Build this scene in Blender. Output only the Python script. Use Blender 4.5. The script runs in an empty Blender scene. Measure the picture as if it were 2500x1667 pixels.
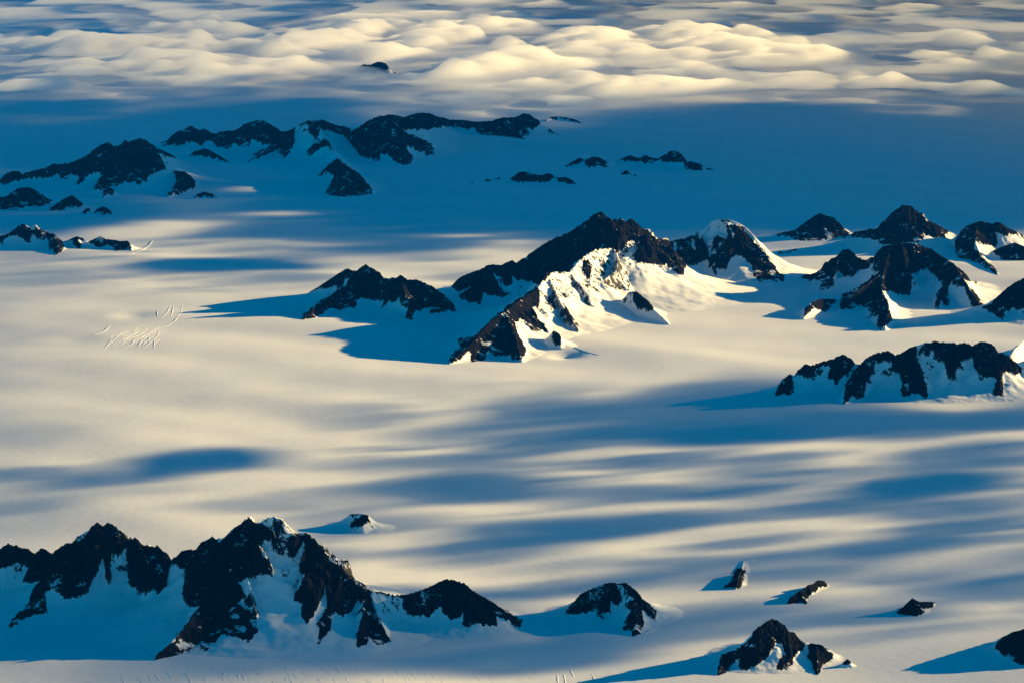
import bpy, math
import numpy as np

R = math.radians
S = bpy.context.scene
COL = S.collection

# ------------------------------------------------------------------ camera
CAM_H = 8000.0                     # metres above the ice
PITCH = R(8.2)
FPX = 1250.0 / math.tan(R(9.0))    # focal length in photograph pixels
cam = bpy.data.cameras.new('camera')
cam.sensor_width = 36.0
cam.lens = 18.0 / math.tan(R(9.0))
cam.clip_start = 50.0
cam.clip_end = 3.0e6
cam_ob = bpy.data.objects.new('camera', cam)
cam_ob.location = (0, 0, CAM_H)
cam_ob.rotation_euler = (R(90) - PITCH, 0, 0)
COL.objects.link(cam_ob)
S.camera = cam_ob

# ------------------------------------------------------------------ light
SUN_EL, SUN_AZ = R(10.5), R(26.0)  # elevation; azimuth from +X towards +Y
SUN_DIR = np.array([math.cos(SUN_EL) * math.cos(SUN_AZ), math.cos(SUN_EL) * math.sin(SUN_AZ), math.sin(SUN_EL)])
W = bpy.data.worlds.new('World')
S.world = W
W.use_nodes = True
nt = W.node_tree
bg = nt.nodes['Background']
sky = nt.nodes.new('ShaderNodeTexSky')
sky.sky_type = 'NISHITA'
sky.sun_disc = False
sky.sun_elevation = SUN_EL
sky.sun_rotation = R(90) - SUN_AZ
sky.altitude = 2000
sky.air_density = 1.0
sky.dust_density = 0.0
sky.ozone_density = 6.0
tint = nt.nodes.new('ShaderNodeMix')
tint.data_type = 'RGBA'
tint.blend_type = 'MULTIPLY'
tint.inputs[0].default_value = 1.0
nt.links.new(sky.outputs[0], tint.inputs[6])
tint.inputs[7].default_value = (0.0, 0.72, 0.58, 1)
nt.links.new(tint.outputs[2], bg.inputs[0])
bg.inputs[1].default_value = 0.060

sun = bpy.data.lights.new('sun', 'SUN')
sun.energy = 4.0
sun.angle = R(0.3)
sun.color = (1.0, 0.715, 0.30)
sun_ob = bpy.data.objects.new('sun', sun)
from mathutils import Vector
sun_ob.rotation_euler = Vector(SUN_DIR).to_track_quat('Z', 'Y').to_euler()
sun_ob.location = (20000, 20000, 20000)
COL.objects.link(sun_ob)

S.view_settings.view_transform = 'Standard'
S.view_settings.look = 'None'
S.view_settings.gamma = 1.0
S.view_settings.exposure = 1.9
cy = S.cycles
cy.max_bounces = 10
cy.diffuse_bounces = 2
cy.glossy_bounces = 1
cy.volume_bounces = 8
cy.transparent_max_bounces = 16
cy.use_denoising = True

# ------------------------------------------------------------------ numeric helpers
CA, SA = math.cos(PITCH), math.sin(PITCH)

def ray(px, py):
    px = np.asarray(px, float); py = np.asarray(py, float)
    u = px - 1250.0; v = -(py - 833.5)
    return u, CA * FPX + SA * v, -SA * FPX + CA * v

def at_plane(px, py, z=0.0):
    dx, dy, dz = ray(px, py)
    t = (z - CAM_H) / dz
    return dx * t, dy * t

def to_px(x, y, z):
    zz = z - CAM_H
    d = CA * y - SA * zz
    up = SA * y + CA * zz
    return 1250.0 + FPX * x / d, 833.5 - FPX * up / d

_rs = np.random.RandomState(7)
_perm = np.concatenate([_rs.permutation(256)] * 2)
_ga = _rs.rand(256) * 2 * np.pi
_gx, _gy = np.cos(_ga), np.sin(_ga)

def noise(x, y, seed=0):
    x = np.asarray(x, float) + seed * 17.31; y = np.asarray(y, float) + seed * 9.17
    xi = np.floor(x).astype(int); yi = np.floor(y).astype(int)
    xf = x - xi; yf = y - yi
    u = xf * xf * xf * (xf * (xf * 6 - 15) + 10); v = yf * yf * yf * (yf * (yf * 6 - 15) + 10)
    X = xi & 255; Y = yi & 255; X1 = (X + 1) & 255; Y1 = (Y + 1) & 255
    def g(a, b, fx, fy):
        k = _perm[_perm[a] + b]
        return _gx[k] * fx + _gy[k] * fy
    n00 = g(X, Y, xf, yf); n10 = g(X1, Y, xf - 1, yf)
    n01 = g(X, Y1, xf, yf - 1); n11 = g(X1, Y1, xf - 1, yf - 1)
    a = n00 + u * (n10 - n00); b = n01 + u * (n11 - n01)
    return 1.5 * (a + v * (b - a))

def fbm(x, y, octv=4, seed=0, gain=0.5):
    s = 0; a = 1.0; f = 1.0; t = 0
    for k in range(octv):
        s = s + a * noise(x * f, y * f, seed + k); t += a
        a *= gain; f *= 2.03
    return s / t

def ridged(x, y, octv=4, seed=0):
    s = 0; a = 1.0; f = 1.0; t = 0
    for k in range(octv):
        s = s + a * (1 - 2 * np.abs(noise(x * f, y * f, seed + k))); t += a
        a *= 0.5; f *= 2.1
    return s / t

def sstep(a, b, x):
    t = np.clip((x - a) / (b - a), 0, 1)
    return t * t * (3 - 2 * t)

def in_poly(px, py, poly):
    poly = np.asarray(poly, float)
    x0, y0 = poly.min(0); x1, y1 = poly.max(0)
    out = np.zeros(px.shape, bool)
    box = (px >= x0) & (px <= x1) & (py >= y0) & (py <= y1)
    if not box.any():
        return out
    qx, qy = px[box], py[box]
    r = np.zeros(qx.shape, bool)
    n = len(poly); j = n - 1
    for i in range(n):
        xi, yi = poly[i]; xj, yj = poly[j]
        if yi != yj:
            c = ((yi > qy) != (yj > qy)) & (qx < (xj - xi) * (qy - yi) / (yj - yi) + xi)
            r ^= c
        j = i
    out[box] = r
    return out

# ------------------------------------------------------------------ the shape of the ice
HOLLOWS = []
for _px, _py, _w, _d in [(325, 770, 330, 34), (180, 825, 420, 22), (1380, 865, 260, 70), (520, 850, 700, 16), (1330, 1545, 330, 40), (290, 990, 900, 26), (120, 1010, 900, 22), (40, 1240, 500, 20)]:
    _x, _y = at_plane(_px, _py)
    HOLLOWS.append((float(_x), float(_y), _w, _w * 1.3, _d))

def ground(x, y):
    # slow swells of the icefield: long soft rolls, metres high over kilometres
    c, s = math.cos(R(-35)), math.sin(R(-35))
    u = c * x + s * y; v = -s * x + c * y
    z = 0
    for hx, hy, wx, wy, dep in HOLLOWS:
        z = z - dep * np.exp(-((x - hx) / wx) ** 2 - ((y - hy) / wy) ** 2)
    z = z + 55 * noise(u / 5200, v / 2300, 3) + 10 * noise(x / 1900, y / 2600, 5) + 2.5 * noise(x / 700, y / 1100, 6)
    return z

# ------------------------------------------------------------------ meshes
def mesh_object(name, verts, faces, mat, parent=None, smooth=True, attrs=None):
    me = bpy.data.meshes.new(name)
    verts = np.ascontiguousarray(verts, np.float32); faces = np.ascontiguousarray(faces, np.int32)
    k = faces.shape[1]
    me.vertices.add(len(verts)); me.vertices.foreach_set('co', verts.ravel())
    me.loops.add(faces.size); me.loops.foreach_set('vertex_index', faces.ravel())
    me.polygons.add(len(faces))
    me.polygons.foreach_set('loop_start', np.arange(0, faces.size, k, dtype=np.int32))
    me.polygons.foreach_set('use_smooth', np.full(len(faces), smooth, bool))
    if attrs:
        for an, av in attrs.items():
            a = me.attributes.new(an, 'FLOAT', 'POINT')
            a.data.foreach_set('value', np.ascontiguousarray(av, np.float32))
    me.update(calc_edges=True)
    me.validate()
    me.materials.append(mat)
    o = bpy.data.objects.new(name, me)
    COL.objects.link(o)
    if parent is not None:
        o.parent = parent
    return o

def grid_faces(nr, nc):
    i = np.arange(nr * nc).reshape(nr, nc)
    return np.stack([i[:-1, :-1], i[:-1, 1:], i[1:, 1:], i[1:, :-1]], -1).reshape(-1, 4)

def compact(verts, faces, attrs=None):
    used = np.unique(faces)
    m = np.full(len(verts), -1, np.int64); m[used] = np.arange(len(used))
    a2 = {k: v[used] for k, v in attrs.items()} if attrs else None
    return verts[used], m[faces], a2

def tag(o, label=None, cat=None, group=None, kind=None):
    if label: o['label'] = label
    if cat: o['category'] = cat
    if group: o['group'] = group
    if kind: o['kind'] = kind
    return o

# ------------------------------------------------------------------ materials
def new_mat(name):
    m = bpy.data.materials.new(name)
    m.use_nodes = True
    t = m.node_tree
    return m, t, t.nodes, t.links, t.nodes['Principled BSDF']

def tex_noise(t, vec, scale, detail=4, rough=0.55):
    n = t.nodes.new('ShaderNodeTexNoise')
    n.inputs['Scale'].default_value = scale
    n.inputs['Detail'].default_value = detail
    n.inputs['Roughness'].default_value = rough
    t.links.new(vec, n.inputs['Vector'])
    return n.outputs['Fac']

def mat_snow():
    m, t, N, L, b = new_mat('snow')
    geo = N.new('ShaderNodeNewGeometry')
    f = tex_noise(t, geo.outputs['Position'], 1 / 900.0, 5, 0.6)
    mix = N.new('ShaderNodeMix'); mix.data_type = 'RGBA'
    L.new(f, mix.inputs[0])
    mix.inputs[6].default_value = (0.76, 0.78, 0.80, 1)
    mix.inputs[7].default_value = (0.84, 0.85, 0.86, 1)
    L.new(mix.outputs[2], b.inputs['Base Color'])
    b.inputs['Roughness'].default_value = 0.75
    b.inputs['Specular IOR Level'].default_value = 0.15
    f2 = tex_noise(t, geo.outputs['Position'], 1 / 130.0, 6, 0.6)
    bump = N.new('ShaderNodeBump'); bump.inputs['Strength'].default_value = 0.5
    bump.inputs['Distance'].default_value = 6.0
    L.new(f2, bump.inputs['Height']); L.new(bump.outputs[0], b.inputs['Normal'])
    return m

def mat_rock():
    m, t, N, L, b = new_mat('dark_rock')
    geo = N.new('ShaderNodeNewGeometry')
    pos = geo.outputs['Position']
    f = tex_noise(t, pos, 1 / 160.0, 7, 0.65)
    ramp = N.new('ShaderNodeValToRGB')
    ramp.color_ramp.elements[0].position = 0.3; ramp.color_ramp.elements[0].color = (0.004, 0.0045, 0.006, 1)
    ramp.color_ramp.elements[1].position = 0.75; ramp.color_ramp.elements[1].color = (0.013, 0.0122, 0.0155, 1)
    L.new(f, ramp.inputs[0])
    # thin snow caught on ledges: flat places and streaks
    mp = N.new('ShaderNodeMapping'); mp.inputs['Scale'].default_value = (1, 1, 0.16)
    L.new(pos, mp.inputs['Vector'])
    s = tex_noise(t, mp.outputs[0], 1 / 210.0, 5, 0.62)
    sep = N.new('ShaderNodeSeparateXYZ'); L.new(geo.outputs['True Normal'], sep.inputs[0])
    ad = N.new('ShaderNodeMath'); ad.operation = 'MULTIPLY_ADD'
    L.new(sep.outputs[2], ad.inputs[0]); ad.inputs[1].default_value = 0.30; L.new(s, ad.inputs[2])
    mr = N.new('ShaderNodeMapRange'); mr.inputs['From Min'].default_value = 0.83; mr.inputs['From Max'].default_value = 0.88
    L.new(ad.outputs[0], mr.inputs['Value'])
    mix = N.new('ShaderNodeMix'); mix.data_type = 'RGBA'
    L.new(mr.outputs[0], mix.inputs[0]); L.new(ramp.outputs[0], mix.inputs[6])
    mix.inputs[7].default_value = (0.72, 0.74, 0.77, 1)
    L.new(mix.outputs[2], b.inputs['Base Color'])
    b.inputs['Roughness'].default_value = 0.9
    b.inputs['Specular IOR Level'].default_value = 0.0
    bump = N.new('ShaderNodeBump'); bump.inputs['Strength'].default_value = 0.8
    bump.inputs['Distance'].default_value = 25.0
    L.new(f, bump.inputs['Height']); L.new(bump.outputs[0], b.inputs['Normal'])
    return m

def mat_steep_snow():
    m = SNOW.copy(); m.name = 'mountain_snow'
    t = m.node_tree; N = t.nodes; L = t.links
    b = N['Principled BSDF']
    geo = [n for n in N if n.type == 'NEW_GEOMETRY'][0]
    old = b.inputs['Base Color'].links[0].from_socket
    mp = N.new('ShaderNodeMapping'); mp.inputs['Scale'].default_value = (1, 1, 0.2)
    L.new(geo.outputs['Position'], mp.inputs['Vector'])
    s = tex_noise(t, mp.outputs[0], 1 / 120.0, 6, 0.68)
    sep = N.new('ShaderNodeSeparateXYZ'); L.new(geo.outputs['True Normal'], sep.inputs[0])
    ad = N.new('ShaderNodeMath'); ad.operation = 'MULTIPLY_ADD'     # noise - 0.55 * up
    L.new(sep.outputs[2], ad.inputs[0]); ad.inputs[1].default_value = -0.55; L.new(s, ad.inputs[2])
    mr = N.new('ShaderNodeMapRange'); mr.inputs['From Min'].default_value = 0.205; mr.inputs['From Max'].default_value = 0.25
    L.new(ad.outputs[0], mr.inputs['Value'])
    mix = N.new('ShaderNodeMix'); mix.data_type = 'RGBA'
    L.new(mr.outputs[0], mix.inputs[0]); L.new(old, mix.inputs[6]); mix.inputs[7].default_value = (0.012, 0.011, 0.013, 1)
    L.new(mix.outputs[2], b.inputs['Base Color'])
    return m

SNOW, ROCK = mat_snow(), mat_rock()
STEEP = mat_steep_snow()

# ------------------------------------------------------------------ snowfield (one sheet to the horizon)
def build_snowfield():
    rows = list(np.arange(1780, 700, -4.0)) + list(np.arange(700, 250, -2.5)) + list(np.arange(250, -100, -5.0))
    ys = [3000, 8000, 14000, 20000, 25000] + [float(at_plane(1250, r)[1]) for r in rows]
    ys += [290000, 350000, 450000, 600000]
    ys = np.array(sorted(ys))
    cols = np.arange(-900, 3401, 7.0)
    tx = (cols - 1250) / FPX
    tx = np.concatenate([[-1.0, -0.6, -0.4], tx, [0.4, 0.6, 1.0]])
    Y, T = np.meshgrid(ys, tx, indexing='ij')
    X = T * np.maximum(Y, 9000) * 1.01
    Z = ground(X, Y) * sstep(400000, 200000, Y)
    v = np.stack([X, Y, Z], -1).reshape(-1, 3)
    o = mesh_object('snowfield', v, grid_faces(*X.shape), SNOW)
    tag(o, kind='structure')
build_snowfield()

# ------------------------------------------------------------------ mountains
CROPS = {'c4': (600, 480, 800 / 2352), 'c5': (1200, 480, 800 / 2352), 'c6': (1850, 460, 650 / 1699),
         'b1': (0, 1200, 800 / 2352), 'b2': (500, 1200, 800 / 2352), 'b3': (1200, 1300, 700 / 2352),
         'b4': (1700, 1300, 800 / 2352), 'f1': (0, 280, 600 / 2352), 'f2': (350, 240, 800 / 2352),
         'f3': (1100, 240, 700 / 2352), 'c1': (0, 0, 1250 / 2352), 'px': (0, 0, 1)}

def ridge_points(crop, pts):
    x0, y0, s = CROPS[crop]
    out = []; g = None
    pts = [tuple(p) for p in pts]
    # fill missing ground rows by interpolation along the list
    gi = [i for i, p in enumerate(pts) if len(p) == 3]
    gv = [pts[i][2] for i in gi]
    for i, p in enumerate(pts):
        G = np.interp(i, gi, gv)
        px, py, pg = x0 + p[0] * s, y0 + p[1] * s, y0 + max(G, p[1] + 1.5) * s
        yg = float(at_plane(px, pg)[1])
        dx, dy, dz = ray(px, py)
        t = yg / dy
        x = float(dx * t); z = CAM_H + float(dz * t)
        out.append((x, yg, max(z - float(ground(x, yg)), 4.0)))
    return np.array(out)

MTN = 0
def mountain(name, label, cat, crop, ridges, rock, snow=(), wf=1.15, rough=1.0, group=None, cell=1.0, jit=1.0, seed=None, apron=0.07, sn=0.2, up=7.0, side=0.0):
    global MTN
    MTN += 1
    sd = (seed or MTN) * 3.7
    rl = []; rws = []
    for r in ridges:
        c = crop; rw = wf
        if isinstance(r[0], float):
            rw, r = r[0], r[1:]
        if isinstance(r[0], str):
            c, r = r[0], r[1:]
        rl.append(ridge_points(c, r)); rws.append(rw)
    allp = np.concatenate(rl)
    hm = allp[:, 2].max()
    dist = allp[:, 1].mean()
    pxm = dist / FPX / math.cos(PITCH)                 # metres per photograph pixel
    reach = 2.3 * hm * wf
    core = 0.55 * hm * wf
    def lines(lo, hi, fine):
        a = np.arange(lo - core, hi + core + fine, fine)
        n = 26
        k = (np.linspace(0, 1, n)[1:] ** 1.6) * (reach - core) + np.linspace(0, 1, n)[1:] * fine
        return np.concatenate([(a[0] - k)[::-1], a, a[-1] + k])
    fx = 2.1 * pxm * cell
    fy = max(2.6 * pxm * cell, (np.ptp(allp[:, 1]) + 2 * core) / 520)
    xs = lines(allp[:, 0].min(), allp[:, 0].max(), fx)
    ys = lines(allp[:, 1].min(), allp[:, 1].max(), fy)
    Y, X = np.meshgrid(ys, xs, indexing='ij')
    sh = X.shape
    # domain warp so that flanks break into ribs and gullies
    L1 = 0.42 * hm
    wx = X + rough * 0.10 * hm * fbm(X / L1, Y / L1, 3, sd)
    wy = Y + rough * 0.10 * hm * fbm(X / L1, Y / L1, 3, sd + 31)
    H = np.full(sh, -1e9); HR = np.ones(sh)
    kk = 0.02 * hm
    acc = np.zeros(sh); best = np.full(sh, -1e9)
    for r, rw in zip(rl, rws):
        for i in range(len(r) - 1):
            a, b = r[i], r[i + 1]
            e = b[:2] - a[:2]; l2 = float(e @ e) + 1e-6
            for q, (PX, PY) in enumerate(((X, Y),)):
                t = np.clip(((PX - a[0]) * e[0] + (PY - a[1]) * e[1]) / l2, 0, 1)
                d0 = np.hypot(PX - a[0] - t * e[0], PY - a[1] - t * e[1])
                t2 = np.clip(((wx - a[0]) * e[0] + (wy - a[1]) * e[1]) / l2, 0, 1)
                d1 = np.hypot(wx - a[0] - t2 * e[0], wy - a[1] - t2 * e[1])
                mixw = sstep(0.0, 0.18 * hm, d0)
                d = d0 + (d1 - d0) * mixw
                hr = a[2] + t * (b[2] - a[2])
                u = d / (hr * rw + 6)
                h = hr * (np.exp(-1.5 * u) - apron) / (1 - apron)
                m = h > best
                HR = np.where(m, hr, HR)
                best = np.maximum(best, h)
    h = best
    rel = np.clip(h / np.maximum(HR, 1), 0, 1)
    env = np.clip(4 * rel * (1 - rel), 0, 1) * np.maximum(HR, 1)
    n1 = ridged(X / (0.33 * hm), Y / (0.33 * hm), 5, sd + 5)
    n2 = ridged(X / (0.10 * hm), Y / (0.10 * hm), 4, sd + 9)
    rockiness = sstep(0.10, 0.45, rel)
    def conv(p):
        c = crop
        if isinstance(p[0], str):
            c, p = p[0], p[1:]
        x0, y0, s = CROPS[c]
        return [(x0 + a * s, y0 + b * s) for a, b in p]
    Z0 = ground(X, Y) + h
    P0, Q0 = to_px(X, Y, Z0)
    rk = np.zeros(sh, bool)
    for p in rock:
        rk |= in_poly(P0, Q0, np.array(conv(p)))
    for p in snow:
        rk &= ~in_poly(P0, Q0, np.array(conv(p)))
    rk = rk.astype(float)
    for _ in range(3):
        rk = (rk + np.roll(rk, 1, 0) + np.roll(rk, -1, 0) + np.roll(rk, 1, 1) + np.roll(rk, -1, 1)) / 5
    rockiness = (rk * rockiness + (1 - rk) * sn * sstep(0.22, 0.55, rel))
    h = h + rough * rockiness * (0.17 * env * n1 + 0.05 * np.maximum(HR, 1) * n2 * sstep(0.0, 0.5, rel))
    h = np.where(h < 0, h * 0.3, h)
    h = np.maximum(h, -25) - 5.0
    Z = ground(X, Y) + h
    # where bare rock shows
    PX, PY = to_px(X, Y, Z)
    j = 5.0 * jit
    s1 = 9 * pxm
    JX = PX + j * 0.8 * fbm(X / s1 / 2, Z / s1 / 2 + Y / s1 / 6, 3, sd + 50) + 0.4 * j * noise(X / s1 * 2, Y / s1 * 2, sd)
    JY = PY + 1.1 * j * noise(X / (2.6 * pxm), Z / (14 * pxm), sd + 90) + j * 1.5 * fbm(X / s1, Z / s1 / 4 + Y / s1 / 8, 3, sd + 70)
    V = np.stack([X, Y, Z], -1).reshape(-1, 3)
    F = grid_faces(*sh)
    fc = lambda A: A.reshape(-1)[F].mean(1)
    fpx, fpy = fc(JX), fc(JY)
    fh = fc(h)
    part = np.full(len(F), -1)
    for i, p in enumerate(rock):
        q = np.array(conv(p))
        # stretch the upper rim a little so that rock reaches the crest
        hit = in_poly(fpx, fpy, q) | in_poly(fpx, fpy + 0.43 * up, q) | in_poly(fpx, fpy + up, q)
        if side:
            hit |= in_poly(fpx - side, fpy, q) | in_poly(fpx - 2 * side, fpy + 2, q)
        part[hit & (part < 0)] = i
    for p in snow:
        part[in_poly(fpx, fpy, np.array(conv(p)))] = -1
    keep = fh > -7.5
    cx = float(allp[:, 0].mean()); cyy = float(allp[:, 1].mean())
    root = bpy.data.objects.new(name, None)
    root.location = (cx, cyy, 0)
    root.empty_display_size = 500
    COL.objects.link(root)
    tag(root, label, cat, group)
    V = V - np.array([cx, cyy, 0])
    def islands(f):
        lab = np.arange(len(V))
        while True:
            m = lab[f].min(1)
            new = lab.copy()
            for c in range(4):
                np.minimum.at(new, f[:, c], m)
            new = new[new]
            if (new == lab).all():
                return lab[f[:, 0]]
            lab = new
    for i in range(len(rock)):
        sel = np.nonzero((part == i) & keep)[0]
        if len(sel) < 4:
            continue
        isl = islands(F[sel])
        ids, cnt = np.unique(isl, return_counts=True)
        big = ids[cnt >= max(60, 0.02 * len(sel))]
        if len(big) == 0:
            big = ids[[cnt.argmax()]]
        main = ids[cnt.argmax()]
        for k in big:
            q = (isl == k) if k != main else ~np.isin(isl, big[big != main])
            v, f, _ = compact(V, F[sel[q]])
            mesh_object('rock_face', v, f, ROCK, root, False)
    sel = (part < 0) & keep
    if sel.sum() > 3:
        v, f, _ = compact(V, F[sel])
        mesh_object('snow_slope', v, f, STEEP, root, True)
    return root

PK, RD, NK = 'mountain peak', 'mountain ridge', 'rock outcrop'

# --- central massif
mountain('rocky_peak', 'twin jagged rock peaks with long pointed shadows, left end of the central massif', PK, 'c4',
  [[(445,690,697),(530,640,702),(640,570,718),(725,515,732),(760,532),(790,540),(860,490,760),(900,515),(965,550,770),(990,612,776),(1050,580),(1070,590),(1110,565,790),(1160,600),(1240,600,795),(1330,640,800),(1400,690),(1480,770,815),(1510,830,836)],
   [(860,490,760),(750,650,775),(640,700,790),(560,750,820),(500,790,845),(400,885,888)],
   [(1110,570,790),(1150,720,830),(1190,800,850),(1170,890,892)],
   [(990,612,776),(1000,720,800),(980,820,823)]],
  [[(445,690),(530,640),(640,570),(725,515),(760,535),(790,540),(860,490),(900,515),(965,550),(990,612),(1050,580),(1110,565),(1160,600),(1240,600),(1330,640),(1400,690),(1480,770),(1510,830),(1440,820),(1400,830),(1340,855),(1290,800),(1200,830),(1190,890),(1145,885),(1170,800),(1150,800),(1120,790),(1100,730),(1050,775),(1030,740),(975,820),(990,740),(900,745),(820,730),(760,810),(680,815),(600,800),(560,830),(490,885),(400,885),(440,840),(500,790),(550,750),(610,720),(650,690),(720,660),(750,590),(740,580),(710,595),(690,650),(650,655),(640,630),(600,660),(560,665),(530,655),(470,690)]])

mountain('rocky_peak', 'tallest dark pyramid peak of the central massif with a bright snow face below it', PK, 'c5',
  [[(-284,640,665),(-224,580),(-144,545),(-74,520,725),(-14,485,730),(66,495),(146,460,725),(181,478),(250,430,715),(350,365),(480,290),(570,265),(640,215),(690,195),(720,150),(785,120,690),(825,150),(860,175),(930,172),(960,185),(990,165,665),(1040,200),(1100,250),(1150,290),(1190,310,635)],
   [(870,370,720),(740,385,750),(640,450,790),(560,545,830),(400,545,870),(340,650,920),(250,720,960),(100,830,1050),(0,890,1080),(-124,1030,1130),(-300,1190,1195)],
   [(785,120,690),(870,370,720)],
   [(100,830,1050),(170,1000,1110),(215,1170,1178)],
   [(-74,520,725),(-90,650,755),(-74,775,779)],
   [.5,(420,590,885),(450,680,915),(520,800,945),(620,945,990)],
   [.6,(870,370,720),(905,430,745),(900,520,775),(800,600,800)],
   [.6,(560,545,830),(640,640,850),(700,720,870)],
   [.5,(290,800,985),(340,880,1010),(410,965,1030)]],
  [[(-284,640),(-224,580),(-144,545),(-74,520),(-14,485),(66,495),(146,460),(181,478),(250,430),(350,365),(480,290),(570,265),(640,215),(690,195),(720,150),(785,120),(825,150),(860,175),(930,172),(960,185),(990,165),(1040,200),(1100,250),(1150,290),(1190,310),(1060,335),(1000,340),(960,350),(900,410),(880,380),(860,370),(740,385),(680,420),(650,450),(600,465),(560,545),(480,545),(430,545),(395,590),(340,640),(270,610),(180,600),(130,560),(150,620),(120,640),(140,700),(80,720),(-60,700),(-74,775),(-120,760),(-220,745),(-230,700),(-284,655)],
   [(340,655),(250,720),(170,770),(60,850),(-60,960),(-140,1030),(-240,1040),(-230,1075),(-180,1080),(-260,1120),(-310,1190),(-230,1180),(-180,1110),(-150,1120),(-150,1210),(-60,1190),(-30,1110),(20,1150),(120,1130),(160,1175),(215,1170),(250,1110),(190,1000),(160,900),(210,880),(290,960),(340,970),(400,965),(330,880),(290,800),(340,800),(350,720)],
   [(660,480),(700,470),(720,560),(690,600),(650,540)],
   [(400,760),(430,730),(460,800),(430,815)],
   [(520,800),(560,850),(625,935),(600,935),(540,860)],
   [(1060,350),(1190,312),(1240,305),(1300,318),(1380,400),(1400,480),(1380,555),(1340,560),(1300,520),(1250,490),(1180,490),(1110,480),(1060,480),(1025,470),(1040,400)]],
  [[(10,555),(60,570),(100,640),(150,640),(130,690),(90,690),(50,620)], [(980,320),(1060,325),(1000,355),(965,350)]], wf=1.15, sn=0.7)

mountain('snow_capped_peak', 'rounded snow capped peak at the right end of the central massif, dark right face', PK, 'c5',
  [[(1060,345,640),(1190,312,620),(1240,305),(1300,317,600),(1390,300),(1450,280),(1480,265,575),(1540,220),(1580,180),(1640,165,560),(1690,160,560),(1750,180),(1820,215),(1880,275),(1930,350),(2000,430,590),(2070,510),(2130,570),(2180,610,613)],
   [(1580,185,562),(1600,380,600),(1600,560,628)],
   [(1590,206,574),(1640,188,576),(1690,184,577),(1760,206,578)],
   [(1300,317,600),(1340,480,630),(1360,560,645)]],
  [[(1060,350),(1190,312),(1240,305),(1300,318),(1480,270),(1490,330),(1540,400),(1560,440),(1480,480),(1440,500),(1380,480),(1380,555),(1340,560),(1300,520),(1250,490),(1180,490),(1110,480),(1060,480),(1025,470),(1040,400)],
   [(1650,205),(1700,205),(1780,212),(1825,255),(1885,325),(1945,400),(2015,480),(2075,550),(2115,585),(2090,610),(2010,600),(1930,610),(1880,570),(1870,500),(1850,470),(1780,420),(1720,440),(1680,530),(1620,510),(1610,570),(1560,500),(1550,450),(1610,400),(1660,340),(1700,270),(1660,230)],
   [(1488,300),(1520,295),(1565,420),(1530,440)],[(1600,290),(1640,255),(1680,330),(1620,400),(1590,360)]],
  [[(1305,325),(1330,335),(1320,470),(1300,430)], [(1430,310),(1460,310),(1460,390),(1440,370)],[(1600,215),(1680,205),(1700,250),(1650,262),(1690,290),(1630,300)],[(1710,225),(1725,225),(1735,290),(1722,290)],[(1640,330),(1700,310),(1670,350),(1625,380)]], up=0.0)

mountain('rock_outcrop', 'small hooked rock outcrop in the bright snow basin of the central massif', NK, 'c5',
  [[(985,680,820),(1040,680,825),(1100,730,845),(1160,800,870),(1270,905,918)]],
  [[(1000,678),(1050,690),(1110,740),(1165,805),(1100,815),(1050,800),(1020,760),(1010,710)]], wf=0.9)
mountain('rock_outcrop', 'small rounded rock knob with a blue shadow below the bright snow face', NK, 'c5',
  [[(445,958,1060),(490,985,1080),(500,1040,1090),(495,1070,1095)]],
  [[(440,960),(480,970),(500,1030),(495,1070),(460,1070),(435,1020)]], wf=0.9)

# --- right hand massif
mountain('rocky_peak', 'dark dome shaped peak standing alone beyond the snow pass right of the snow capped peak', PK, 'c6',
  [[(120,300,312),(170,275),(240,265),(300,230),(340,190),(395,157,315),(440,175),(490,190),(520,230),(555,270),(580,300,316)]],
  [[(115,310),(170,275),(240,265),(300,230),(340,190),(395,157),(440,175),(490,190),(520,230),(555,270),(585,300),(560,320),(510,310),(470,320),(380,330),(300,335),(230,330),(200,305)]])
mountain('rocky_peak', 'tallest round topped dark peak at the back of the right massif', PK, 'c6',
  [[(590,300,316),(620,275),(700,265),(745,285),(780,250),(820,215),(850,160),(930,110,375),(980,120),(1030,155),(1065,205,365),(1080,225),(1120,220,340),(1170,245),(1250,285,300)]],
  [[(590,300),(620,275),(700,265),(745,285),(780,250),(820,215),(850,160),(930,110),(980,120),(1030,155),(1065,205),(1080,225),(1120,220),(1170,245),(1250,285),(1220,280),(1190,290),(1200,320),(1140,320),(1090,300),(1040,290),(1060,320),(1010,350),(950,345),(880,370),(800,360),(770,345),(720,320),(650,310),(590,315)]])
mountain('rocky_peak', 'dark peak at the right edge with a rock spur running down a pale snow slope', PK, 'c6',
  [[(1265,355,385),(1280,310),(1300,265),(1340,235),(1430,210,385),(1490,230),(1540,215,385),(1590,250),(1650,275),(1699,300),(1760,320,370)],
   [(1400,225,385),(1390,345,425),(1430,440,475),(1535,545,562)]],
  [[(1260,360),(1280,310),(1300,265),(1340,235),(1430,210),(1490,230),(1540,215),(1590,250),(1650,275),(1740,320),(1650,290),(1570,300),(1510,275),(1530,370),(1490,370),(1460,360),(1390,340),(1380,400),(1450,470),(1535,540),(1480,600),(1430,540),(1380,500),(1310,490),(1250,400)]])
mountain('rock_outcrop', 'low dark rock dome cut off by the right edge below the edge peak', NK, 'c6',
  [[(1490,400,440),(1560,370,440),(1640,345,440),(1700,370,445),(1800,390,450)]],
  [[(1490,385),(1560,370),(1640,345),(1699,365),(1830,380),(1830,470),(1600,465),(1530,440)]])
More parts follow.
